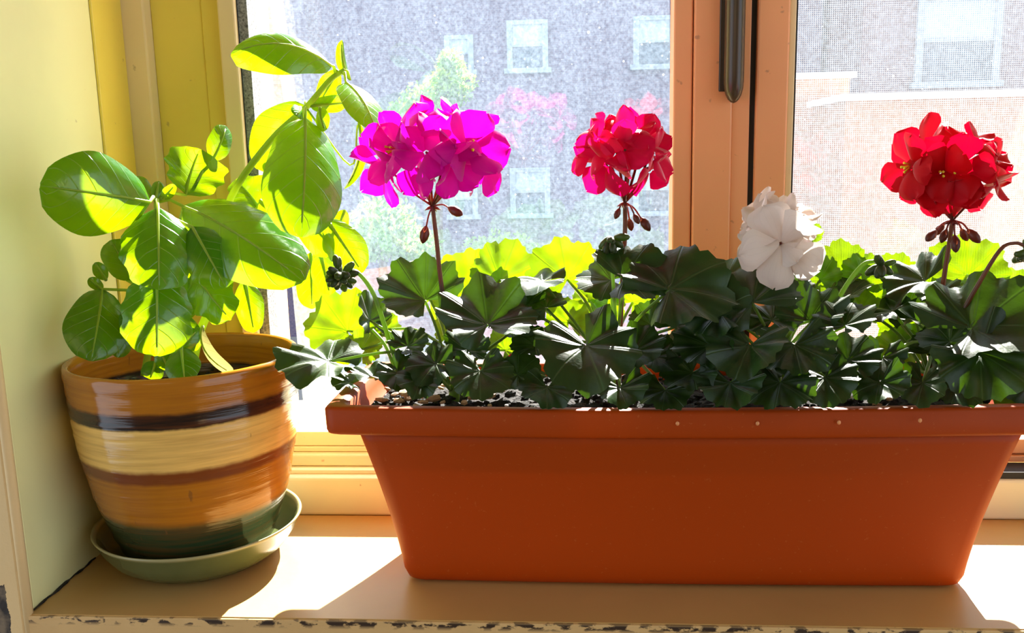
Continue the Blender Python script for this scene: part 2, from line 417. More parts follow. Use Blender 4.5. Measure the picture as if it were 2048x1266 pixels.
# left sash: narrow light stile, grey pile strip, broad stile with the lock
sl = tag(obj('sash', boxes(((-.3095, YW - .002, .0565), (-.291, YW + .035, ZT)), ((-.291, YW + .002, ZT - .03), (.1575, YW + .035, ZT))), MFL, win, False, .002), 'left sash of the window')
obj('bottom_rail', boxes(((-.291, YW, .0570), (.1575, YW + .03, .0625)), ((-.291, YW + .003, .0630), (.1575, YW + .03, .0795))), MLED, sl, False, .001)
obj('weatherstrip', boxes(((-.291, YW + .006, .080), (-.2805, YW + .032, ZT - .03))), MGRY, sl, False)
obj('gasket', boxes(((-.2918, YW + .004, .080), (-.2905, YW + .007, ZT - .03))), MBLK, sl, False)
obj('stile', boxes(((.1575, YW, .0565), (.1768, YW + .035, ZT)), ), MT, sl, False, .002)
obj('stile', boxes(((.1776, YW - .0035, .0565), (.2165, YW + .035, ZT)), ), MT, sl, False, .002)
obj('stile', boxes(((.2165, YW + .001, .0565), (.2345, YW + .035, ZT)), ), MT, sl, False, .001)
# lock handle: long oval lever
hb = B(); hc = at(1470, 60, YW - .014); hb2 = at(1468, 206, YW - .014)
n = 25; prof = []
zt = hc.z + .14
for i in range(n):
    t_ = (1 - math.cos(math.pi * i / (n - 1))) / 2; z = hb2.z + (zt - hb2.z) * t_
    e = math.sqrt(max(0, 1 - (1 - min(1, min(t_, 1 - t_) / .10)) ** 2))
    wd = .0100 * max(.05, min(1, e)); prof.append((z, wd))
V = []; Fc = []
for z, wd in prof:
    for j in range(12):
        a = 2 * math.pi * j / 12
        V.append((hc.x + wd * math.cos(a), YW - .013 + .011 * (wd / .0102) * math.sin(a), z))
for i in range(n - 1):
    for j in range(12): Fc.append((i*12+j, i*12+(j+1) % 12, (i+1)*12+(j+1) % 12, (i+1)*12+j))
Fc += [tuple(range(11, -1, -1)), tuple((n-1)*12 + j for j in range(12))]
hb.add(V, Fc); tag(obj('handle', hb, MHND, sl, True), 'dark bronze oval lock handle')
obj('handle_plate', boxes(((hc.x - .0135, YW - .006, hb2.z + .012), (hc.x - .006, YW - .003, zt))), MHND, sl, False, .001)
# centre gap and right sash
obj('dark_gap_strip', boxes(((.2345, YW + .004, .0565), (.2400, YW + .035, ZT))), MBLK, win, False)
sr = tag(obj('sash', boxes(((.2400, YW - .003, .0505), (.2715, YW + .035, ZT)), ((.2795, YW, ZT - .03), (.80, YW + .035, ZT)), ((.72, YW, .0505), (.80, YW + .035, ZT - .03))), MT, win, False, .002), 'right sash of the window')
obj('stile_bead', boxes(((.2715, YW + .001, .0505), (.2782, YW + .035, ZT - .03))), MFL, sr, False, .001)
obj('gasket', boxes(((.2783, YW + .003, .075), (.2800, YW + .03, ZT - .03))), MBLK, sr, False)
obj('bottom_rail', boxes(((.2795, YW - .012, .0505), (.72, YW + .03, .0575)), ((.2795, YW - .009, .0590), (.72, YW + .03, .0745))), MT, sr, False, .001)
obj('frame_strip', boxes(((.80, YW, .043), (XR, YW + .1, ZT))), MFL, win, False, .002)
obj('frame_head', boxes(((XW, YW, ZT - .002), (XR, YW + .1, ZT + .02))), MFL, win, False, .002)
# outer reveal of the opening behind the frame and the sunlit outside sill
obj('outer_reveal', boxes(((-.36, YW + .1, .02), (-.3095, .36, ZT)), ((.80, YW + .1, .02), (.86, .36, ZT))), MFL, win, False)
obj('outer_sill', boxes(((-.42, .30, .0), (.9, .40, .062))), MFL, win, False, .003)
# panes: the left one tilts a little in its sash, its far edge swung outwards
def pane(b, x0, x1, z0, z1, y, tx, tz, xc, zc):
    P = [(x, y + tx * (x - xc) + tz * (z - zc), z) for x, z in ((x0, z0), (x1, z0), (x1, z1), (x0, z1))]
    return b.add(P, [(0, 1, 2, 3)])
obj('pane', pane(B(), -.286, .165, .070, ZT - .01, .263, -.128, -.09, -.06, .42), MGL, sl, False)
obj('pane', pane(B(), .279, .725, .060, ZT - .02, YW + .018, 0, 0, 0, 0), MGL, sr, False)
obj('insect_screen', pane(B(), .279, .725, .060, ZT - .02, YW + .034, 0, 0, 0, 0), MSCR, sr, False)

# ------------------------------------------------------------------ outside
struct('ground', boxes(((-60, .9, -5.2), (60, 90, -5))), MGRD, label='courtyard ground outside')
YB = 26
bl = thing('apartment_building', 'plum brick apartment house with white windows behind the left pane', 'building', (0, YB, -5))
x1 = at(1600, 300, YB).x
obj('wall', boxes(((-26, YB, -5), (x1 + .5, YB + 9, 9.5))), MBRK, bl, False)
obj('parapet', boxes(((-26.2, YB - .25, 9.5), (x1 + .5, YB + 9, 9.9))), MCAP, bl, False)
def far_window(cx, zb, wd, ht, parent, Y, ac=False):
    f = obj('window', boxes(((cx-wd/2-.16, Y-.12, zb-.10), (cx-wd/2, Y+.02, zb+ht+.12)), ((cx+wd/2, Y-.12, zb-.10), (cx+wd/2+.16, Y+.02, zb+ht+.12)),
        ((cx-wd/2, Y-.12, zb+ht), (cx+wd/2, Y+.02, zb+ht+.12)), ((cx-wd/2-.25, Y-.2, zb-.2), (cx+wd/2+.25, Y+.02, zb-.06)),
        ((cx-wd/2, Y-.08, zb+ht*.47), (cx+wd/2, Y+.02, zb+ht*.53))), MWFR, parent, False)
    obj('pane', boxes(((cx-wd/2, Y-.02, zb-.06), (cx+wd/2, Y+.01, zb+ht*.47))), MPAN, f, False)
    obj('blind', boxes(((cx-wd/2, Y-.03, zb+ht*.53), (cx+wd/2, Y+.01, zb+ht))), MBLIND, f, False)
a = at(1055, 88, YB); b_ = at(1055, 380, YB); fl = a.z - b_.z
cols = [at(px, 88, YB).x for px in (650, 780, 918, 1055, 1308)]
cols = [cols[2], cols[3], cols[4]]
for k in (-1, 0, 1):
    for i, cx in enumerate(cols):
        far_window(cx, a.z - .62 + (k) * fl - (0 if k else 0), .52 if i == 0 else .86, .8 if i == 0 else 1.15, bl, YB)
b2 = thing('rose_brick_house', 'rose brick house seen through the insect screen on the right', 'building', (9, YB - 2, -5))
xr0 = x1 + .7
obj('wall', boxes(((xr0, YB - 3, -5), (xr0 + 22, YB + 5, 8.5))), MBRK3, b2, False)
obj('parapet', boxes(((xr0 - .1, YB - 3.2, 8.5), (xr0 + 22.2, YB + 5, 8.9))), MCAP, b2, False)
q = at(1915, 75, YB - 3); far_window(q.x, q.z - 1.0, 1.7, 1.9, b2, YB - 3)
q = at(2250, 75, YB - 3); far_window(q.x, q.z - 1.0, 1.7, 1.9, b2, YB - 3)
def garden_wall(pxl, pxr, py, Y, depth, label):
    a, b = at(pxl, py, Y), at(pxr, py, Y); zt = a.z
    r = thing('courtyard_wall', label, 'wall', (a.x, Y, -5), 'stepped courtyard walls')
    obj('wall', boxes(((a.x, Y, -5), (b.x, Y + depth, zt - .07))), MBRK2, r, False)
    obj('coping', boxes(((a.x - .06, Y - .06, zt - .07), (b.x + .06, Y + depth + .06, zt))), MCAP, r, False)
garden_wall(1540, 1700, 148, 10.5, 2.6, 'higher orange brick wall with pale coping, right of the centre mullion')
garden_wall(1692, 2300, 188, 9.0, 1.3, 'lower orange brick wall with pale coping behind the red geranium')
def tree(name, label, blobs, Y, mat, trunk, n=700):
    c0 = at(*trunk, Y); r = thing(name, label, 'tree' if name == 'tree' else 'shrub', (c0.x, Y, -5))
    top = at(blobs[0][0], blobs[0][1], Y)
    obj('trunk', B().tube(spline([(c0.x, Y, -5), (c0.x + .1, Y, -2), (c0.x * .6 + top.x * .4, Y, (top.z - 2) * .6), top], 3), [.12 - .008 * i for i in range(10)]), MTRK, r)
    fb = B(); rr = random.Random(hash(label) % 1000 if False else len(label))
    for (px, py, rx, ry) in blobs:
        c = at(px, py, Y); s = mpp(c)
        for _ in range(n):
            d = Vector((rr.gauss(0, 1), rr.gauss(0, 1), rr.gauss(0, 1))); d = d.normalized() * rr.random() ** .4
            p = c + Vector((d.x * rx * s, d.y * rx * s, d.z * ry * s))
            u = Vector((rr.gauss(0, 1), rr.gauss(0, 1), rr.gauss(0, 1))).normalized(); v = u.orthogonal().normalized()
            L = .07 + .05 * rr.random()
            fb.add([p, p + u * L * .5 + v * L * .3, p + u * L, p + u * L * .5 - v * L * .3], [(0, 1, 2, 3)], [(0, .5), (.5, 1), (1, .5), (.5, 0)])
    tag(obj('foliage', fb, mat, r, False), kind='stuff')
tree('tree', 'slender pale green tree before the plum brick facade', [(900, 130, 28, 30), (905, 165, 50, 30), (870, 195, 75, 34), (830, 225, 60, 30)], 15, MTREE, (860, 400))
tree('shrub', 'round green shrub low behind the pink geranium', [(765, 440, 70, 45), (730, 485, 70, 40), (820, 490, 60, 35)], 12, MTREE2, (765, 560), 900)
tree('shrub', 'low green shrub behind the crimson geranium', [(1000, 500, 80, 34), (1110, 520, 80, 30)], 12.5, MTREE2, (1000, 600), 700)

# ------------------------------------------------------------------ striped pot and saucer
PX, PY = -.312, .058
def lin(prof, k=6):
    out = []
    for (r0, z0), (r1, z1) in zip(prof, prof[1:]):
        for i in range(k): out.append((r0 + (r1 - r0) * i / k, z0 + (z1 - z0) * i / k))
    out.append(prof[-1]); return out
sp = spline([(r, z, 0) for r, z in [(.060, .012), (.070, .020), (.0800, .046), (.0895, .075), (.0945, .100), (.0990, .122), (.1015, .145), (.1032, .170), (.1047, .192)]], 6)
outer = [(p.x + .0005 * math.sin(p.y * 900) + .0003 * math.sin(p.y * 2300), p.y) for p in sp]
prof = outer + [(.1052, .198), (.1040, .2015), (.1015, .2022), (.0985, .1995), (.0975, .19), (.0965, .175), (.092, .14), (.02, .139)]
pot = tag(obj('flowerpot', B().lathe(prof, (PX, PY, 0), 96), MPOT), 'glazed ceramic pot with orange, black and cream stripes', 'flowerpot')
sprof = [(.052, .0015), (.060, .0008), (.070, .004), (.082, .013), (.0905, .025), (.0955, .0365), (.0972, .0385), (.0965, .0400), (.0940, .0385), (.088, .027), (.078, .0160), (.062, .0115), (.01, .0112)]
saucer = tag(obj('saucer', B().lathe(sprof, (PX + .001, PY, 0), 96), MSAU), 'green glazed saucer under the striped pot', 'saucer')
rs = random.Random(3)
def soilgrid(fn, nu, nv): return B().grid(fn, nu, nv)
ps = B(); V = [(PX, PY, .162)]; Fc = []; UVs = [(0, 0)]
for i in range(1, 13):
    for j in range(40):
        a = 2 * math.pi * j / 40; r = .0945 * i / 12
        V.append((PX + r * math.cos(a), PY + r * math.sin(a), .159 + rs.uniform(-.003, .004) + .003 * math.sin(a * 3 + i)))
for j in range(40): Fc.append((0, 1 + j, 1 + (j + 1) % 40))
for i in range(11):
    for j in range(40): Fc.append((1+i*40+j, 1+(i+1)*40+j, 1+(i+1)*40+(j+1) % 40, 1+i*40+(j+1) % 40))
obj('soil', ps.add(V, Fc), MSOIL, pot, False)
cr = B()
for _ in range(160):
    a = rs.uniform(0, 6.28); r = .09 * math.sqrt(rs.random())
    cr.ball((PX + r * math.cos(a), PY + r * math.sin(a), .1625 + rs.uniform(-.002, .003)), rs.uniform(.0012, .004), (1, rs.uniform(.5, 1), .7), 5, 3)
tag(obj('soil_crumbs', cr, MSOIL, pot, False), kind='stuff')

# ------------------------------------------------------------------ window box
def ring(z, x0, x1, y0, y1, rc, bulge):
    P = []; cs = 5
    def side(ax, bx, n):
        return [(ax[0] + (bx[0] - ax[0]) * i / n, ax[1] + (bx[1] - ax[1]) * i / n) for i in range(1, n)]
    cor = [((x0 + rc, y0 + rc), 180), ((x1 - rc, y0 + rc), 270), ((x1 - rc, y1 - rc), 0), ((x0 + rc, y1 - rc), 90)]
    arcs = [[(c[0] + rc * math.cos(rad(s + 90 * i / cs)), c[1] + rc * math.sin(rad(s + 90 * i / cs))) for i in range(cs + 1)] for c, s in cor]
    for k in range(4):
        P += arcs[k]; P += side(arcs[k][-1], arcs[(k + 1) % 4][0], 16 if k % 2 == 0 else 6)
    out = []
    for (x, y) in P:
        t = (x - x0) / (x1 - x0); bl = bulge * math.sin(math.pi * min(1, max(0, t)))
        f = 1 - 2 * (y - y0) / (y1 - y0)
        out.append((x, y - bl * f if f > 0 else y - bl * f * .5, z))
    return out
def loft(rings, cap0=True, cap1=True):
    b = B(); n = len(rings[0]); V = [p for r in rings for p in r]; Fc = []
    for i in range(len(rings) - 1):
        for j in range(n): Fc.append((i*n+j, i*n+(j+1) % n, (i+1)*n+(j+1) % n, (i+1)*n+j))
    if cap0: Fc.append(tuple(range(n-1, -1, -1)))
    if cap1: Fc.append(tuple((len(rings)-1)*n + j for j in range(n)))
    return b.add(V, Fc)
CX = .146
def body_ring(z, off=0):
    t = max(0, min(1, z / .150)); e = t ** 1.35
    hx = .2465 + .0335 * e - off; y0 = .000 - .018 * e + off; y1 = .118 + .022 * e - off
    return ring(z, CX - hx, CX + hx, y0, y1, max(.006, .016 - off), .004 + .008 * t)
wb = thing('window_box', 'long terracotta plastic window box filled with geraniums', 'planter', (CX, .06, 0))
rg = [ring(.001, CX - .240, CX + .240, .008, .11, .012, .003)] + [ring(.0045, CX - .2445, CX + .2445, .0025, .115, .014, .0035)] + [body_ring(.012 + .138 * i / 12) for i in range(13)]
rg += [body_ring(.150, .003), body_ring(.12, .003), body_ring(.112, .0035)]
obj('body', loft(rg, True, True), MPLA, wb)
def rim_ring(z, off): return ring(z, CX - .303 + off, CX + .303 - off, -.026 + off, .147 - off, .010, .012)
rr_ = [body_ring(.151, .0005), body_ring(.1485, -.002), rim_ring(.1480, .004), rim_ring(.1495, .0008), rim_ring(.152, 0), rim_ring(.1700, -.0005), rim_ring(.1722, .0012), rim_ring(.1728, .003)]
rr_ += [rim_ring(.1720, .012), rim_ring(.170, .016), rim_ring(.160, .0175), body_ring(.151, .0032)]
obj('rim', loft(rr_, False, False), MPLA, wb)
for px, py in ((1355, 847), (1515, 847), (1678, 845), (1840, 841)):
    q = at(px, py, -.0385); obj('mould_mark', B().ball(q, .0016, (1, .5, 1.2), 8, 5), simple('mould_mark', (.75, .3, .1), .4) if px == 1355 else bpy.data.materials['mould_mark'], wb)
sb = B()
def sf(u, v):
    x = CX + (u - .5) * .545; y = -.012 + v * .145
    return Vector((x, y, .156 + .004 * math.sin(x * 40) * math.sin(y * 60) + rs.uniform(-.003, .004)))
obj('soil', sb.grid(sf, 70, 22), MSOIL, wb, False)
cr = B(); pl = B(); ch = B()
for _ in range(420):
    x = CX + rs.uniform(-.265, .265); y = rs.uniform(-.01, .125)
    cr.ball((x, y, .159 + rs.uniform(-.002, .004)), rs.uniform(.0015, .005), (1, rs.uniform(.5, 1), .7), 5, 3)
for _ in range(46):
    x = CX + rs.uniform(-.265, .265); y = rs.uniform(-.012, .12)
    pl.ball((x, y, .1625 + rs.uniform(-.001, .003)), rs.uniform(.0011, .0024), (1, 1, .8), 5, 3)
for _ in range(60):
    x = CX - .27 + abs(rs.gauss(0, .05)) if rs.random() < .7 else CX + .27 - abs(rs.gauss(0, .06)); y = rs.uniform(-.01, .12)
    Rm = Matrix.Rotation(rs.uniform(0, 6), 3, 'Z') @ Matrix.Rotation(rs.uniform(-.6, .6), 3, 'X')
    ch.ball((x, y, .1635 + rs.uniform(-.002, .004)), rs.uniform(.004, .009), (1, .5, .3), 5, 3, Rm)
tag(obj('soil_crumbs', cr, MSOIL, wb, False), kind='stuff')
tag(obj('perlite', pl, MPERL, wb, False), kind='stuff')
tag(obj('wood_chips', ch, MCHIP, wb, False), kind='stuff')

# ------------------------------------------------------------------ leaf builders
def basil_leaf(parent, base, tip, wpx, roll=0, arch=.1, cup=.35, yaw=0, attach=None, mat=None, pk=.012, seed=0, wavy=0., rr=.0013):
    base, tip = Vector(base), Vector(tip); e1 = tip - base; L = e1.length; e1.normalize()
    v = (CAM - base).normalized(); n = (v - e1 * v.dot(e1)).normalized(); n = rot(n, e1, rad(roll)); s = n.cross(e1)
    W = wpx * mpp(base); r = random.Random(seed); ph = r.uniform(0, 6); ph2 = r.uniform(0, 6)
    tw = r.uniform(-.25, .25)
    def prof(u): return (u ** .55) * ((1 - u) ** .48) / .532 if 0 < u < 1 else 0
    def fn(u, q):
        t = q * 2 - 1; w = prof(min(.999, max(.001, u))) * (1 + .05 * math.sin(u * 9 + ph) + wavy * .1 * math.sin(u * 23 + ph2))
        ca = max(abs(cup), .02) * 1.3; ang = ca * abs(t)
        yy = (W / 2) * w * math.sin(ang) / ca * (1 if t > 0 else -1)
        zz = (W / 2) * w * (1 - math.cos(ang)) / ca * (-1 if cup > 0 else 1)
        zz += arch * L * 4 * u * (1 - u)
        pucker = pk * abs(math.sin(2 * math.pi * 3.25 * (u - .28 * abs(t)))) * 4 * abs(t) * (1 - abs(t)) * w * .5
        zz += W * pucker + wavy * W * .05 * math.sin(u * 17 + ph) * t * t
        yr = yy * math.cos(tw * u) - zz * math.sin(tw * u) * .0; zz += yy * math.sin(tw * u)
        return base + e1 * (u * L) + s * yr + n * zz
    lf = obj('leaf', B().grid(fn, 18, 12), mat or MBAS, parent)
    mid = [fn(u, .5) for u in (.002, .15, .3, .45, .6, .75, .9)]
    pts = ([Vector(attach), (Vector(attach) + base) * .5 + Vector((0, 0, .004))] if attach is not None else []) + mid
    k = len(pts); obj('midrib', B().tube(pts, [rr * (1.35 - 1.1 * i / k) for i in range(k)], 6), MBST, lf)
    return lf
def ger_leaf(parent, c, Rm, ang, pitch, yaw, attach, mat, seed, cup=.22, petr=.0014):
    r = random.Random(seed); c = Vector(c)
    v = (CAM - c).normalized(); n = v.copy()
    n = rot(n, RIGHT, -rad(pitch)); n = rot(n, UP, rad(yaw))
    d = RIGHT * math.cos(rad(ang)) + UP * math.sin(rad(ang))
    e1 = d - n * d.dot(n)
    if e1.length < .12: e1 = UP - n * UP.dot(n)
    e1.normalize(); e2 = n.cross(e1)
    nt, nr = 63, 8; V = [c]; uv = [(.5, 0)]; Fc = []; T = rad(166)
    ph = [r.uniform(-1, 1) for _ in range(9)]; fold = r.uniform(.0, .34); cup = cup * r.uniform(.4, 1.9); T = rad(r.uniform(135, 168)); ru = r.uniform(.8, 1.8)
    for i in range(1, nr + 1):
        q = i / nr
        for j in range(nt + 1):
            u = j / nt; th = -T + 2 * T * u
            lob = abs(math.cos(math.pi * 7 * (u - .5)))          # seven lobes centred on the veins
            edge = 1 + q ** 3 * (.13 * lob - .05 + .04 * math.cos(th * 24 + ph[0] * 3) + .05 * math.sin(th * 2 + ph[1] * 3))
            rad_ = Rm * q * (.86 + .14 * math.cos(th)) * edge * (1 - .10 * max(0, abs(u - .5) * 2 - .85) / .15 * q)
            x, y = rad_ * math.cos(th), rad_ * math.sin(th)
            z = Rm * (cup * q ** 1.6 - .10 * q ** 4 + .055 * q * math.cos(2 * math.pi * 7 * (u - .5)) + .09 * ru * q * q * math.sin(th * 3 + ph[2] * 3)
                      + .05 * ru * q ** 3 * math.sin(th * 9 + ph[3] * 3)) + fold * abs(y) * .8 - .10 * Rm * q * q * (1 + math.cos(th)) * (.5 + ph[4] * .5)
            V.append(c + e1 * x + e2 * y + n * z); uv.append((u, q))
    for j in range(nt): Fc.append((0, 1 + j, 2 + j))
    for i in range(nr - 1):
        for j in range(nt): a = 1 + i * (nt + 1) + j; Fc.append((a, a + nt + 1, a + nt + 2, a + 1))
    lf = obj('leaf', B().add(V, Fc, uv), mat, parent)
    if attach is not None:
        A = Vector(attach); m1 = A * .55 + c * .45 + Vector((0, 0, .012)) - n * .006
        obj('petiole', B().tube(spline([A, m1, c - n * .001], 4), [petr * (1.25 - .04 * i) for i in range(9)], 6), MGST, lf)
    return lf
def petal(parent, c, d, f, L, Wd, mat, r, name='petal'):
    """c floret centre, d direction the petal points, f floret facing"""
    e1 = d.normalized(); n = (f - e1 * f.dot(e1)).normalized(); s = n.cross(e1)
    a1, a2, cp = r.uniform(-.15, .28), r.uniform(-.12, .10), r.uniform(.1, .5); ph = r.uniform(0, 6); k = r.uniform(.02, .06)
    sk = r.uniform(-.12, .12); nt = r.uniform(0, .10)
    def fn(u, q):
        t = q * 2 - 1; uu = .001 + u * .998
        w = (.16 + .84 * min(1, uu * 1.55) ** 1.1) * math.sqrt(max(0, 1 - max(0, (uu - .52) / .48) ** 2.4))
        x = u * L * (1 - nt * (1 - abs(t)) * u ** 6) ; y = t * Wd / 2 * w + sk * L * u * u
        z = a1 * L * 4 * u * (1 - u) * .5 - a2 * L * u ** 2 * 2 - cp * (abs(t) ** 2) * w * Wd / 2 + k * L * u * u * math.sin(t * 5 + ph)
        return c + e1 * (x + .002) + s * y + n * z
    return obj(name, B().grid(fn, 8, 8), mat, parent)
def floret(plant, hub, px, py, Y, ang, t, sz, mat, seed, inner=2, stam=False):
    r = random.Random(seed); c = at(px, py, Y); k = mpp(c)
    s_ = math.sqrt(max(0, 1 - t * t)); tc = (CAM - c).normalized()
    f = (RIGHT * math.cos(rad(ang)) * s_ + UP * math.sin(rad(ang)) * s_ + tc * t).normalized()
    out = (c - hub).normalized(); b = B()
    b.tube(spline([hub, hub + (c - hub) * .5 + out.orthogonal() * .001, c - f * .004, c], 3), [.0012] * 10, 5)
    fl = obj('flower', b, MPED, plant)
    u = f.orthogonal().normalized(); w = f.cross(u); a0 = r.uniform(0, 6.28); L = sz * k
    for i in range(5):
        a = a0 + i * 2 * math.pi / 5 + r.uniform(-.18, .18); o = rad(r.uniform(5, 34))
        d = (u * math.cos(a) + w * math.sin(a)) * math.cos(o) + f * math.sin(o)
        petal(fl, c, d, f, L * r.uniform(.90, 1.06), L * r.uniform(.88, 1.08), mat, r)
    for i in range(inner):
        a = r.uniform(0, 6.28); o = rad(r.uniform(50, 72))
        d = (u * math.cos(a) + w * math.sin(a)) * math.cos(o) + f * math.sin(o)
        petal(fl, c, d, f, L * r.uniform(.45, .65), L * r.uniform(.4, .6), mat, r)
    if stam:
        for i in range(4):
            d = (f + (u * r.uniform(-.5, .5) + w * r.uniform(-.5, .5))).normalized()
            obj('stamen', B().tube([c, c + d * .007, c + d * .011], [.0005, .0005, .0012], 5), MSTA, fl)
    return fl
def bud(plant, hub, px, py, Y, L, droop=.004, mat=None):
    tip = at(px, py, Y); d = (tip - hub).normalized(); k = .0105 * L
    s0 = tip - d * k if False else None
    dirv = (tip - hub); st = hub + dirv * .35 + Vector((0, 0, droop)); base = tip - (tip - st).normalized() * .0125 * L
    b = B().tube(spline([hub, st, base], 4), .0008, 5)
    o = obj('bud', b, MPED, plant)
    e = (tip - base).normalized(); u = e.orthogonal().normalized(); w = e.cross(u); ll = (tip - base).length
    pr = [(0, .0012), (.15, .0024), (.4, .0036), (.7, .0032), (.9, .0018), (1, .0004)]
    V = []; Fc = []
    for (q, rr) in pr:
        for j in range(8):
            a = 2 * math.pi * j / 8; V.append(base + e * ll * q + (u * math.cos(a) + w * math.sin(a)) * rr * L)
    for i in range(5):
        for j in range(8): Fc.append((i*8+j, i*8+(j+1) % 8, (i+1)*8+(j+1) % 8, (i+1)*8+j))
    obj('sepals', B().add(V, Fc), mat or MBUD, o)
def bud_cluster(plant, px, py, Y, rpx, seed, n=13):
    r = random.Random(seed); c = at(px, py, Y); k = mpp(c)
    for i in range(n):
        d = Vector((r.gauss(0, 1), r.gauss(0, 1), r.gauss(0, 1) - .3)).normalized()
        p = c + d * rpx * k * r.uniform(.45, 1)
        Rm = d.to_track_quat('Z', 'Y').to_matrix()
        obj('bud', B().ball(p, .0048 * r.uniform(.7, 1.15), (.75, .75, 1.5), 7, 5, Rm), MGBUD, plant)
def stem(plant, pts, r0, r1, mat, name='stem'):
    P = spline(pts, 5); k = len(P)
    return obj(name, B().tube(P, [r0 + (r1 - r0) * i / (k - 1) for i in range(k)], 8), mat, plant)

# ------------------------------------------------------------------ geraniums
def geranium(label, name, crown, leaves, seed):
    c = at(*crown); c.z = .158
    g = thing('geranium', label, 'geranium', c, 'geraniums in the window box')
    top = c + Vector((0, 0, .055))
    stem(g, [c - Vector((0, 0, .01)), c + Vector((.004, 0, .03)), top], .0055, .0035, MGST)
    r = random.Random(seed)
    for i, (px, py, rp, ang, pi_, yw, Y, is_lit) in enumerate(leaves):
        q = at(px, py, Y); A = c + Vector((r.uniform(-.004, .004), r.uniform(-.003, .003), r.uniform(.005, .05)))
        ger_leaf(g, q, rp * mpp(q), ang, pi_, yw, A, MGERLIT if is_lit else MGER, seed * 100 + i)
    return g
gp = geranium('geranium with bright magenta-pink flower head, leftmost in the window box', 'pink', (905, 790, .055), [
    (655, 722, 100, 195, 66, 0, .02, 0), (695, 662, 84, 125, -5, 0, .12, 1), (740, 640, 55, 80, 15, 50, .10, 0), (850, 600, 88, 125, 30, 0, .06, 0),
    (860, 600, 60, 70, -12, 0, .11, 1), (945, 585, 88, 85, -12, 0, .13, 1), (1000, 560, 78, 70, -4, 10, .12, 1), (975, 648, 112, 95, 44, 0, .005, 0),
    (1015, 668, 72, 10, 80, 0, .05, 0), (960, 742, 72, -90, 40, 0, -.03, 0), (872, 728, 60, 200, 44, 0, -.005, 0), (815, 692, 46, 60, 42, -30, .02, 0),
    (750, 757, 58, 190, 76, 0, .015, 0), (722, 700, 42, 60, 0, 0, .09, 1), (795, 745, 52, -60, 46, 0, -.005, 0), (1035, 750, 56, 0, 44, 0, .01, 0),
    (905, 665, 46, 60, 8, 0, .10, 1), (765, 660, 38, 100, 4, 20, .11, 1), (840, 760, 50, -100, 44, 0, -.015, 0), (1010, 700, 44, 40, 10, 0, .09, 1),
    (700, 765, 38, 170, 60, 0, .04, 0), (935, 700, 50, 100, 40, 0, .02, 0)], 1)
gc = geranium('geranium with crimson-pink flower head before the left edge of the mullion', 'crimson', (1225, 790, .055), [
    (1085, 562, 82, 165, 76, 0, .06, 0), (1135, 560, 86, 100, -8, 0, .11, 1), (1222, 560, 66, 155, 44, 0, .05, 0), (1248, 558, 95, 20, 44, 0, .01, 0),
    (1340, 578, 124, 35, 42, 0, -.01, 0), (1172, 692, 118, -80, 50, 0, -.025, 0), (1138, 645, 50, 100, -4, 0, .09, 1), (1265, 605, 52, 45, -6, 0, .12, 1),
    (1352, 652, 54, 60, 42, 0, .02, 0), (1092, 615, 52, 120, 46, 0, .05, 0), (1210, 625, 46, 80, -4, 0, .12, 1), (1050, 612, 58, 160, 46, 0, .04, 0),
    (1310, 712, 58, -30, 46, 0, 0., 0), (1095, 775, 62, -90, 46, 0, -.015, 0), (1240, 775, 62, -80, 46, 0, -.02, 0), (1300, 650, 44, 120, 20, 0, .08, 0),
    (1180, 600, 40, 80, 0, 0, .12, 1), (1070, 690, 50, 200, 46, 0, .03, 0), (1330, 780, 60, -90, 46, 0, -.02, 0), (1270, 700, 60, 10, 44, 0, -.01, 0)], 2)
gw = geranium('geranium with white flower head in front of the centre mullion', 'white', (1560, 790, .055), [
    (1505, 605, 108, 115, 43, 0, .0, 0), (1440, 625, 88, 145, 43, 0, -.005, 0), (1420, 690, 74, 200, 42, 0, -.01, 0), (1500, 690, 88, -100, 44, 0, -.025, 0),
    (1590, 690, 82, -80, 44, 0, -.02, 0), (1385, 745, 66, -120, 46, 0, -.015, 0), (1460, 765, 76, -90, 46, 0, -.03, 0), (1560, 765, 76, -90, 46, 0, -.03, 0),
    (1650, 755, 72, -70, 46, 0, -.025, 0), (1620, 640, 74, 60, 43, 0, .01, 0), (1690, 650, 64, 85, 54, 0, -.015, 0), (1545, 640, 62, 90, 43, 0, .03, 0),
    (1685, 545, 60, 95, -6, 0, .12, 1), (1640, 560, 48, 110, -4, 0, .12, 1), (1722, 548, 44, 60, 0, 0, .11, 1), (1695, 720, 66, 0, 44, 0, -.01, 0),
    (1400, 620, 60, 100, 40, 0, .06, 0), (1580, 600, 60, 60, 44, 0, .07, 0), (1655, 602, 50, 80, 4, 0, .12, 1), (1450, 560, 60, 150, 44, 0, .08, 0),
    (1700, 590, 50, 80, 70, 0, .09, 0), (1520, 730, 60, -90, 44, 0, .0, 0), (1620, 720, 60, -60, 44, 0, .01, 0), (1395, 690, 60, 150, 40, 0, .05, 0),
    (1625, 470, 22, 60, 0, 0, .07, 1), (1745, 588, 56, 60, 0, 0, .125, 1)], 3)
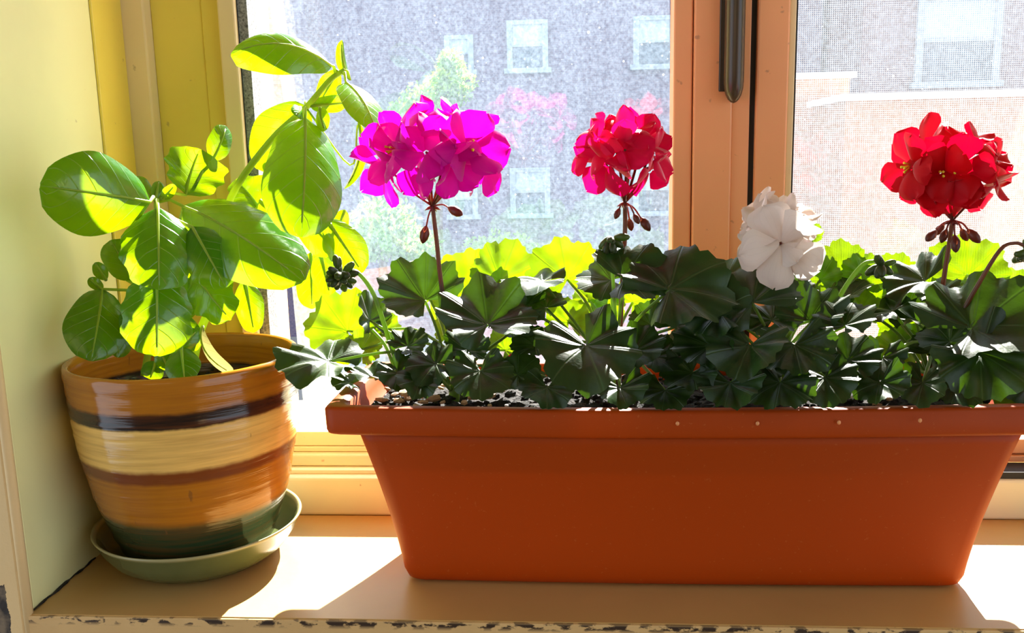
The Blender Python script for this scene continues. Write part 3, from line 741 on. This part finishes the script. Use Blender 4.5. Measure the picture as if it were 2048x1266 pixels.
gr = geranium('geranium with deep red flower head at the right end of the window box', 'red', (1860, 790, .055), [
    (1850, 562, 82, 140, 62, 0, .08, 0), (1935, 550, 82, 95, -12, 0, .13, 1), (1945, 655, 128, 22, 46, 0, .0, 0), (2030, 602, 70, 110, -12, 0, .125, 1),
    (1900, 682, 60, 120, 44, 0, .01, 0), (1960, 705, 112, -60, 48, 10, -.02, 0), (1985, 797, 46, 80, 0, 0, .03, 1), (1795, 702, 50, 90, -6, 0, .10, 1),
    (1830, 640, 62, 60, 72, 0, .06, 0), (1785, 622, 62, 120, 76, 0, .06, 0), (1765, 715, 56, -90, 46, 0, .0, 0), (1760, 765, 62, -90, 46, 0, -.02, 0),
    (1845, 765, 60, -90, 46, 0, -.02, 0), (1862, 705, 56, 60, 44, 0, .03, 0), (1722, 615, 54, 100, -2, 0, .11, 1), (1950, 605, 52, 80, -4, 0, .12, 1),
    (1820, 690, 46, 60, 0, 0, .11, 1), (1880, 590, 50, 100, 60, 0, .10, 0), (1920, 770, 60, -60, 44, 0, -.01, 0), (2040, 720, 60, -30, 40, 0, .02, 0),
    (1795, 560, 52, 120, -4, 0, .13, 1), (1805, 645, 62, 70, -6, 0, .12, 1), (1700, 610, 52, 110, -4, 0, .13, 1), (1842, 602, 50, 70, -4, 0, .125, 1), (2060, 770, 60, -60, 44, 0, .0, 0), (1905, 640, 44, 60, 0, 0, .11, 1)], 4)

def head(g, hubpx, stempts, florets, mat, seed, buds, sr=(.0024, .0019), stm=MRST, inner=0):
    hub = at(*hubpx)
    stem(g, [at(*q) for q in stempts] + [hub], sr[0], sr[1], stm, 'flower_stem')
    for i, fl in enumerate(florets):
        st = fl[6] if len(fl) > 6 else False
        floret(g, hub, fl[0], fl[1], fl[2], fl[3], fl[4], fl[5] * 1.14, mat, seed * 50 + i, inner, st)
    for (px, py, Y, L) in buds: bud(g, hub, px, py, Y, L)
    r = random.Random(seed)
    for i in range(5):
        d = Vector((r.uniform(-1, 1), r.uniform(-1, 1), -.5)).normalized()
        obj('bract', B().tube([hub, hub + d * .004, hub + d * .008], [.0012, .0016, .0002], 5), MPED, g)
head(gp, (865, 412, .045), [(912, 800, .055), (906, 700, .05), (884, 580, .045), (873, 480, .045)], [
    (795, 298, .02, 165, .6, 72, True), (768, 338, .03, 215, .35, 62), (812, 264, .05, 120, .2, 68), (852, 305, .0, 120, .8, 64), (895, 282, .02, 80, .5, 70),
    (935, 300, .015, 30, .75, 76, True), (948, 268, .07, 50, .1, 66), (955, 325, .05, -20, .3, 62), (905, 325, .01, -40, .7, 58), (928, 252, .08, 80, -.1, 58), (832, 330, .02, 220, .6, 60)],
    MPINK, 5, [(845, 487, .04, 1.25), (925, 430, .03, 1.25)])
head(gc, (1250, 405, .045), [(1236, 790, .05), (1240, 660, .05), (1246, 540, .045), (1250, 460, .045)], [
    (1190, 298, .03, 170, .4, 54), (1215, 328, .02, 220, .7, 60), (1225, 275, .03, 120, .6, 58), (1255, 268, .04, 90, .5, 50), (1285, 282, .03, 60, .6, 54),
    (1308, 308, .03, 0, .5, 52), (1300, 342, .04, -40, .4, 46), (1250, 300, .01, 90, .9, 50), (1265, 262, .08, 80, -.2, 48), (1195, 275, .06, 150, 0, 46)],
    MCRIM, 6, [(1230, 438, .04, .8), (1263, 462, .05, .9), (1278, 448, .035, .8), (1300, 462, .04, 1.1)])
head(gr, (1905, 440, .045), [(1862, 790, .05), (1874, 680, .05), (1886, 570, .045), (1898, 490, .045)], [
    (1825, 330, .02, 180, .5, 62, True), (1850, 305, .04, 140, .2, 66), (1900, 300, .05, 95, .4, 66), (1885, 345, .01, 200, .9, 66, True), (1915, 335, .005, -60, .95, 66, True),
    (1960, 312, .03, 50, .4, 60), (1980, 342, .03, 10, .5, 58), (1962, 375, .03, -50, .4, 58), (1905, 375, .02, -90, .6, 56), (1845, 372, .03, 215, .4, 54), (1930, 300, .07, 70, 0, 54)],
    MRED, 7, [(1852, 482, .03, 1.1), (1882, 486, .04, 1.), (1912, 505, .03, 1.2), (1935, 482, .05, 1.), (1960, 486, .035, 1.2), (1870, 470, .06, 1.)])
head(gw, (1580, 560, .04), [(1575, 790, .05), (1578, 690, .05), (1580, 620, .045)], [
    (1562, 488, .005, -60, .95, 76), (1548, 435, .03, 120, .5, 52), (1588, 435, .04, 70, .4, 46), (1522, 425, .04, 140, .2, 44), (1596, 470, .03, 10, .5, 44),
    (1520, 495, .03, 200, .4, 44), (1548, 462, .02, 100, .8, 56), (1575, 455, .06, 80, 0, 50)], MWHT, 8, [], (.002, .0016), MGST, 1)
# nodding bud clusters
stem(gp, [at(800, 745, .04), at(775, 670, .035), at(748, 590, .03), at(715, 545, .03), at(690, 545, .03)], .0024, .0017, MGST, 'bud_stem'); bud_cluster(gp, 680, 552, .03, 29, 1, 26)
stem(gc, [at(1230, 640, .03), at(1226, 560, .03), at(1222, 505, .03)], .0018, .0014, MGST, 'bud_stem'); bud_cluster(gc, 1222, 475, .03, 24, 2, 14)
stem(gw, [at(1650, 650, .03), at(1690, 575, .03), at(1725, 530, .03), at(1750, 522, .03)], .0024, .0015, MGST, 'bud_stem'); bud_cluster(gw, 1762, 530, .03, 22, 3, 14)
stem(gr, [at(1905, 660, .02), at(1950, 580, .015), at(2000, 500, .01), at(2030, 486, .01), at(2050, 492, .01)], .0020, .0014, MRST, 'bud_stem'); bud_cluster(gr, 2056, 505, .01, 20, 4, 10)
stem(gp, [at(792, 745, .06), at(770, 690, .07), at(745, 660, .08)], .0018, .0014, MGST, 'bud_stem')

# fallen petals
rp = random.Random(9)
for px, py, lab in ((1010, 716, 'fallen dark red petal lying left of the folded leaf'), (1308, 640, 'fallen crimson petal caught among dark leaves beside the red stem'), (1275, 722, 'fallen crimson petal below the crimson flower head')):
    c = at(px, py, .02 if px != 1010 else .05)
    o = petal(None, c, RIGHT * .9 + UP * .3, (CAM - c).normalized() + UP, .016, .011, MCRIM, rp, 'fallen_petal')
    tag(o, lab, 'petal', 'fallen petals')

# ------------------------------------------------------------------ basil
def basil(label, root, stems, leaves, seed):
    c = Vector(root); g = thing('basil_plant', label, 'basil', c, 'basil in the striped pot')
    for pts, r0, r1 in stems: stem(g, [at(*q) for q in pts], r0, r1, MBST)
    for i, lf in enumerate(leaves):
        (bx, by, bY), (tx, ty, tY), wpx = lf[:3]; kw = dict(lf[3]) if len(lf) > 3 else {}
        a = kw.pop('att', None)
        basil_leaf(g, at(bx, by, bY), at(tx, ty, tY), wpx, attach=at(*a) if a else None, seed=seed * 40 + i, **kw)
    return g
q = at(290, 748, .03)
basil('bushy basil plant with broad leaves at the left of the striped pot', (q.x, q.y, .160), [
    ([(288, 752, .035), (300, 680, .04), (312, 560, .045), (314, 470, .05), (312, 398, .05)], .0035, .0022),
    ([(345, 750, .05), (352, 690, .06), (372, 600, .07), (380, 520, .08)], .003, .002)], [
    ((300, 404, .0), (80, 372, -.065), 185, dict(roll=6, arch=.10, cup=.55, att=(313, 402, .05))),
    ((365, 412, .045), (607, 562, -.02), 178, dict(roll=-16, arch=.10, cup=.5, att=(315, 404, .05))),
    ((316, 414, -.0), (318, 580, -.045), 165, dict(roll=0, arch=.08, cup=.6, att=(314, 404, .05), wavy=.6)),
    ((314, 545, -.02), (314, 712, -.045), 160, dict(roll=0, arch=.10, cup=.5, att=(314, 535, .045), wavy=.5)),
    ((205, 578, .02), (182, 722, -.015), 128, dict(roll=-8, arch=.08, cup=.35, att=(305, 600, .045))),
    ((372, 390, .07), (400, 298, .09), 140, dict(roll=20, arch=-.1, cup=-.5, wavy=.7, att=(318, 400, .05))),
    ((425, 320, .10), (452, 252, .12), 58, dict(roll=20, arch=.1, cup=.4, att=(385, 385, .08))),
    ((380, 540, .07), (460, 400, .10), 110, dict(roll=-10, arch=.06, cup=.3)),
    ((385, 540, .06), (462, 640, .04), 100, dict(roll=10, arch=.1, cup=.4, wavy=1)),
    ((265, 560, .05), (222, 480, .04), 78, dict(roll=0, arch=.08, cup=.4, att=(308, 580, .045))),
    ((212, 560, .03), (190, 525, .02), 30, dict(cup=.3)), ((205, 580, .03), (178, 556, .02), 26, dict(cup=.3)),
    ((300, 400, .05), (275, 352, .06), 36, dict(cup=.6)), ((325, 398, .045), (350, 370, .03), 26, dict(cup=.5)), ((312, 398, .05), (318, 362, .06), 30, dict(cup=.6)),
    ((250, 640, .04), (235, 715, .02), 52, dict(cup=.4, att=(300, 660, .04))),
    ((345, 640, .05), (395, 560, .06), 80, dict(roll=-20, cup=.4)),
    ((330, 480, .07), (420, 560, .08), 120, dict(roll=10, cup=.3)),
    ((350, 480, .08), (250, 560, .08), 130, dict(roll=0, cup=.3)),
    ((345, 620, .07), (395, 700, .06), 60, dict(cup=.4)),
    ((385, 455, .0), (452, 575, -.02), 110, dict(cup=.4, wavy=.6, att=(318, 440, .05))),
    ((300, 600, .03), (252, 668, .0), 70, dict(cup=.4, att=(308, 590, .045))),
    ], 1)
q = at(390, 735, .07)
basil('tall leggy basil plant rising against the window from the striped pot', (q.x, q.y, .160), [
    ([(384, 745, .07), (398, 670, .075), (425, 600, .08), (445, 500, .085), (462, 395, .09), (540, 283, .095), (612, 215, .10), (660, 160, .10), (690, 140, .10)], .0045, .0025),
    ([(612, 215, .10), (700, 330, .09), (715, 250, .09)], .001, .0008)], [
    ((610, 235, .085), (602, 474, .0), 172, dict(roll=-8, arch=.07, cup=.5, att=(612, 216, .10), pk=.03)),
    ((612, 212, .11), (510, 335, .12), 140, dict(roll=20, arch=.12, cup=.5, att=(612, 214, .10))),
    ((560, 290, .13), (600, 430, .12), 110, dict(roll=0, arch=.1, cup=.4)),
    ((663, 132, .095), (462, 108, .06), 130, dict(roll=52, arch=.20, cup=.6, att=(672, 150, .10))),
    ((700, 160, .10), (684, 80, .10), 30, dict(roll=40, arch=-.12, cup=.8, att=(690, 142, .10))),
    ((692, 165, .09), (752, 262, .06), 110, dict(roll=-45, arch=.10, cup=.3, att=(688, 145, .10))),
    ((676, 140, .10), (640, 205, .12), 50, dict(cup=.4)), ((620, 212, .10), (695, 205, .12), 40, dict(cup=.3)),
    ((640, 215, .09), (650, 262, .08), 40, dict(roll=30, cup=.5)), ((600, 215, .09), (592, 232, .07), 36, dict(roll=-30, cup=.5)),
    ((718, 245, .09), (688, 378, .08), 44, dict(roll=60, arch=-.14, cup=.4)),
    ((600, 420, .12), (672, 505, .10), 90, dict(cup=.4)), ((655, 440, .10), (725, 545, .09), 88, dict(cup=.5, arch=.1)),
    ((622, 505, .12), (624, 618, .13), 72, dict(cup=.3)), ((640, 500, .11), (660, 590, .10), 60, dict(cup=.4)),
    ((490, 560, .11), (508, 665, .10), 66, dict(cup=.5)), ((520, 420, .13), (470, 360, .13), 90, dict(roll=25, cup=-.3, wavy=1)),
    ((520, 400, .12), (590, 470, .12), 100, dict(cup=.4)), ((470, 430, .10), (520, 500, .12), 80, dict(cup=.4)),
    ((690, 420, .12), (670, 470, .12), 40, dict(cup=.4)), ((445, 520, .085), (400, 600, .07), 80, dict(cup=.4, wavy=1)),
    ], 2)
q = at(365, 755, .0)
basil('small basil seedling at the front of the striped pot', (q.x, q.y, .160), [([(352, 762, .0), (356, 720, .005), (362, 690, .01)], .0014, .001), ([(300, 760, .01), (302, 735, .01)], .0012, .001)], [
    ((362, 694, .005), (370, 768, -.02), 74, dict(cup=.4)), ((312, 722, .01), (300, 758, .0), 50, dict(cup=.4)), ((340, 740, .01), (318, 700, .01), 40, dict(cup=.4)),
    ((355, 700, .01), (395, 660, .02), 44, dict(cup=.4))], 3)
wl = thing('withered_leaf', 'drooping withered leaf in the striped pot beside the tall basil', 'leaf', at(445, 742, .03))
basil_leaf(wl, at(405, 652, .05), at(468, 748, .02), 46, roll=62, arch=.18, cup=.5, mat=MDRY, seed=77)
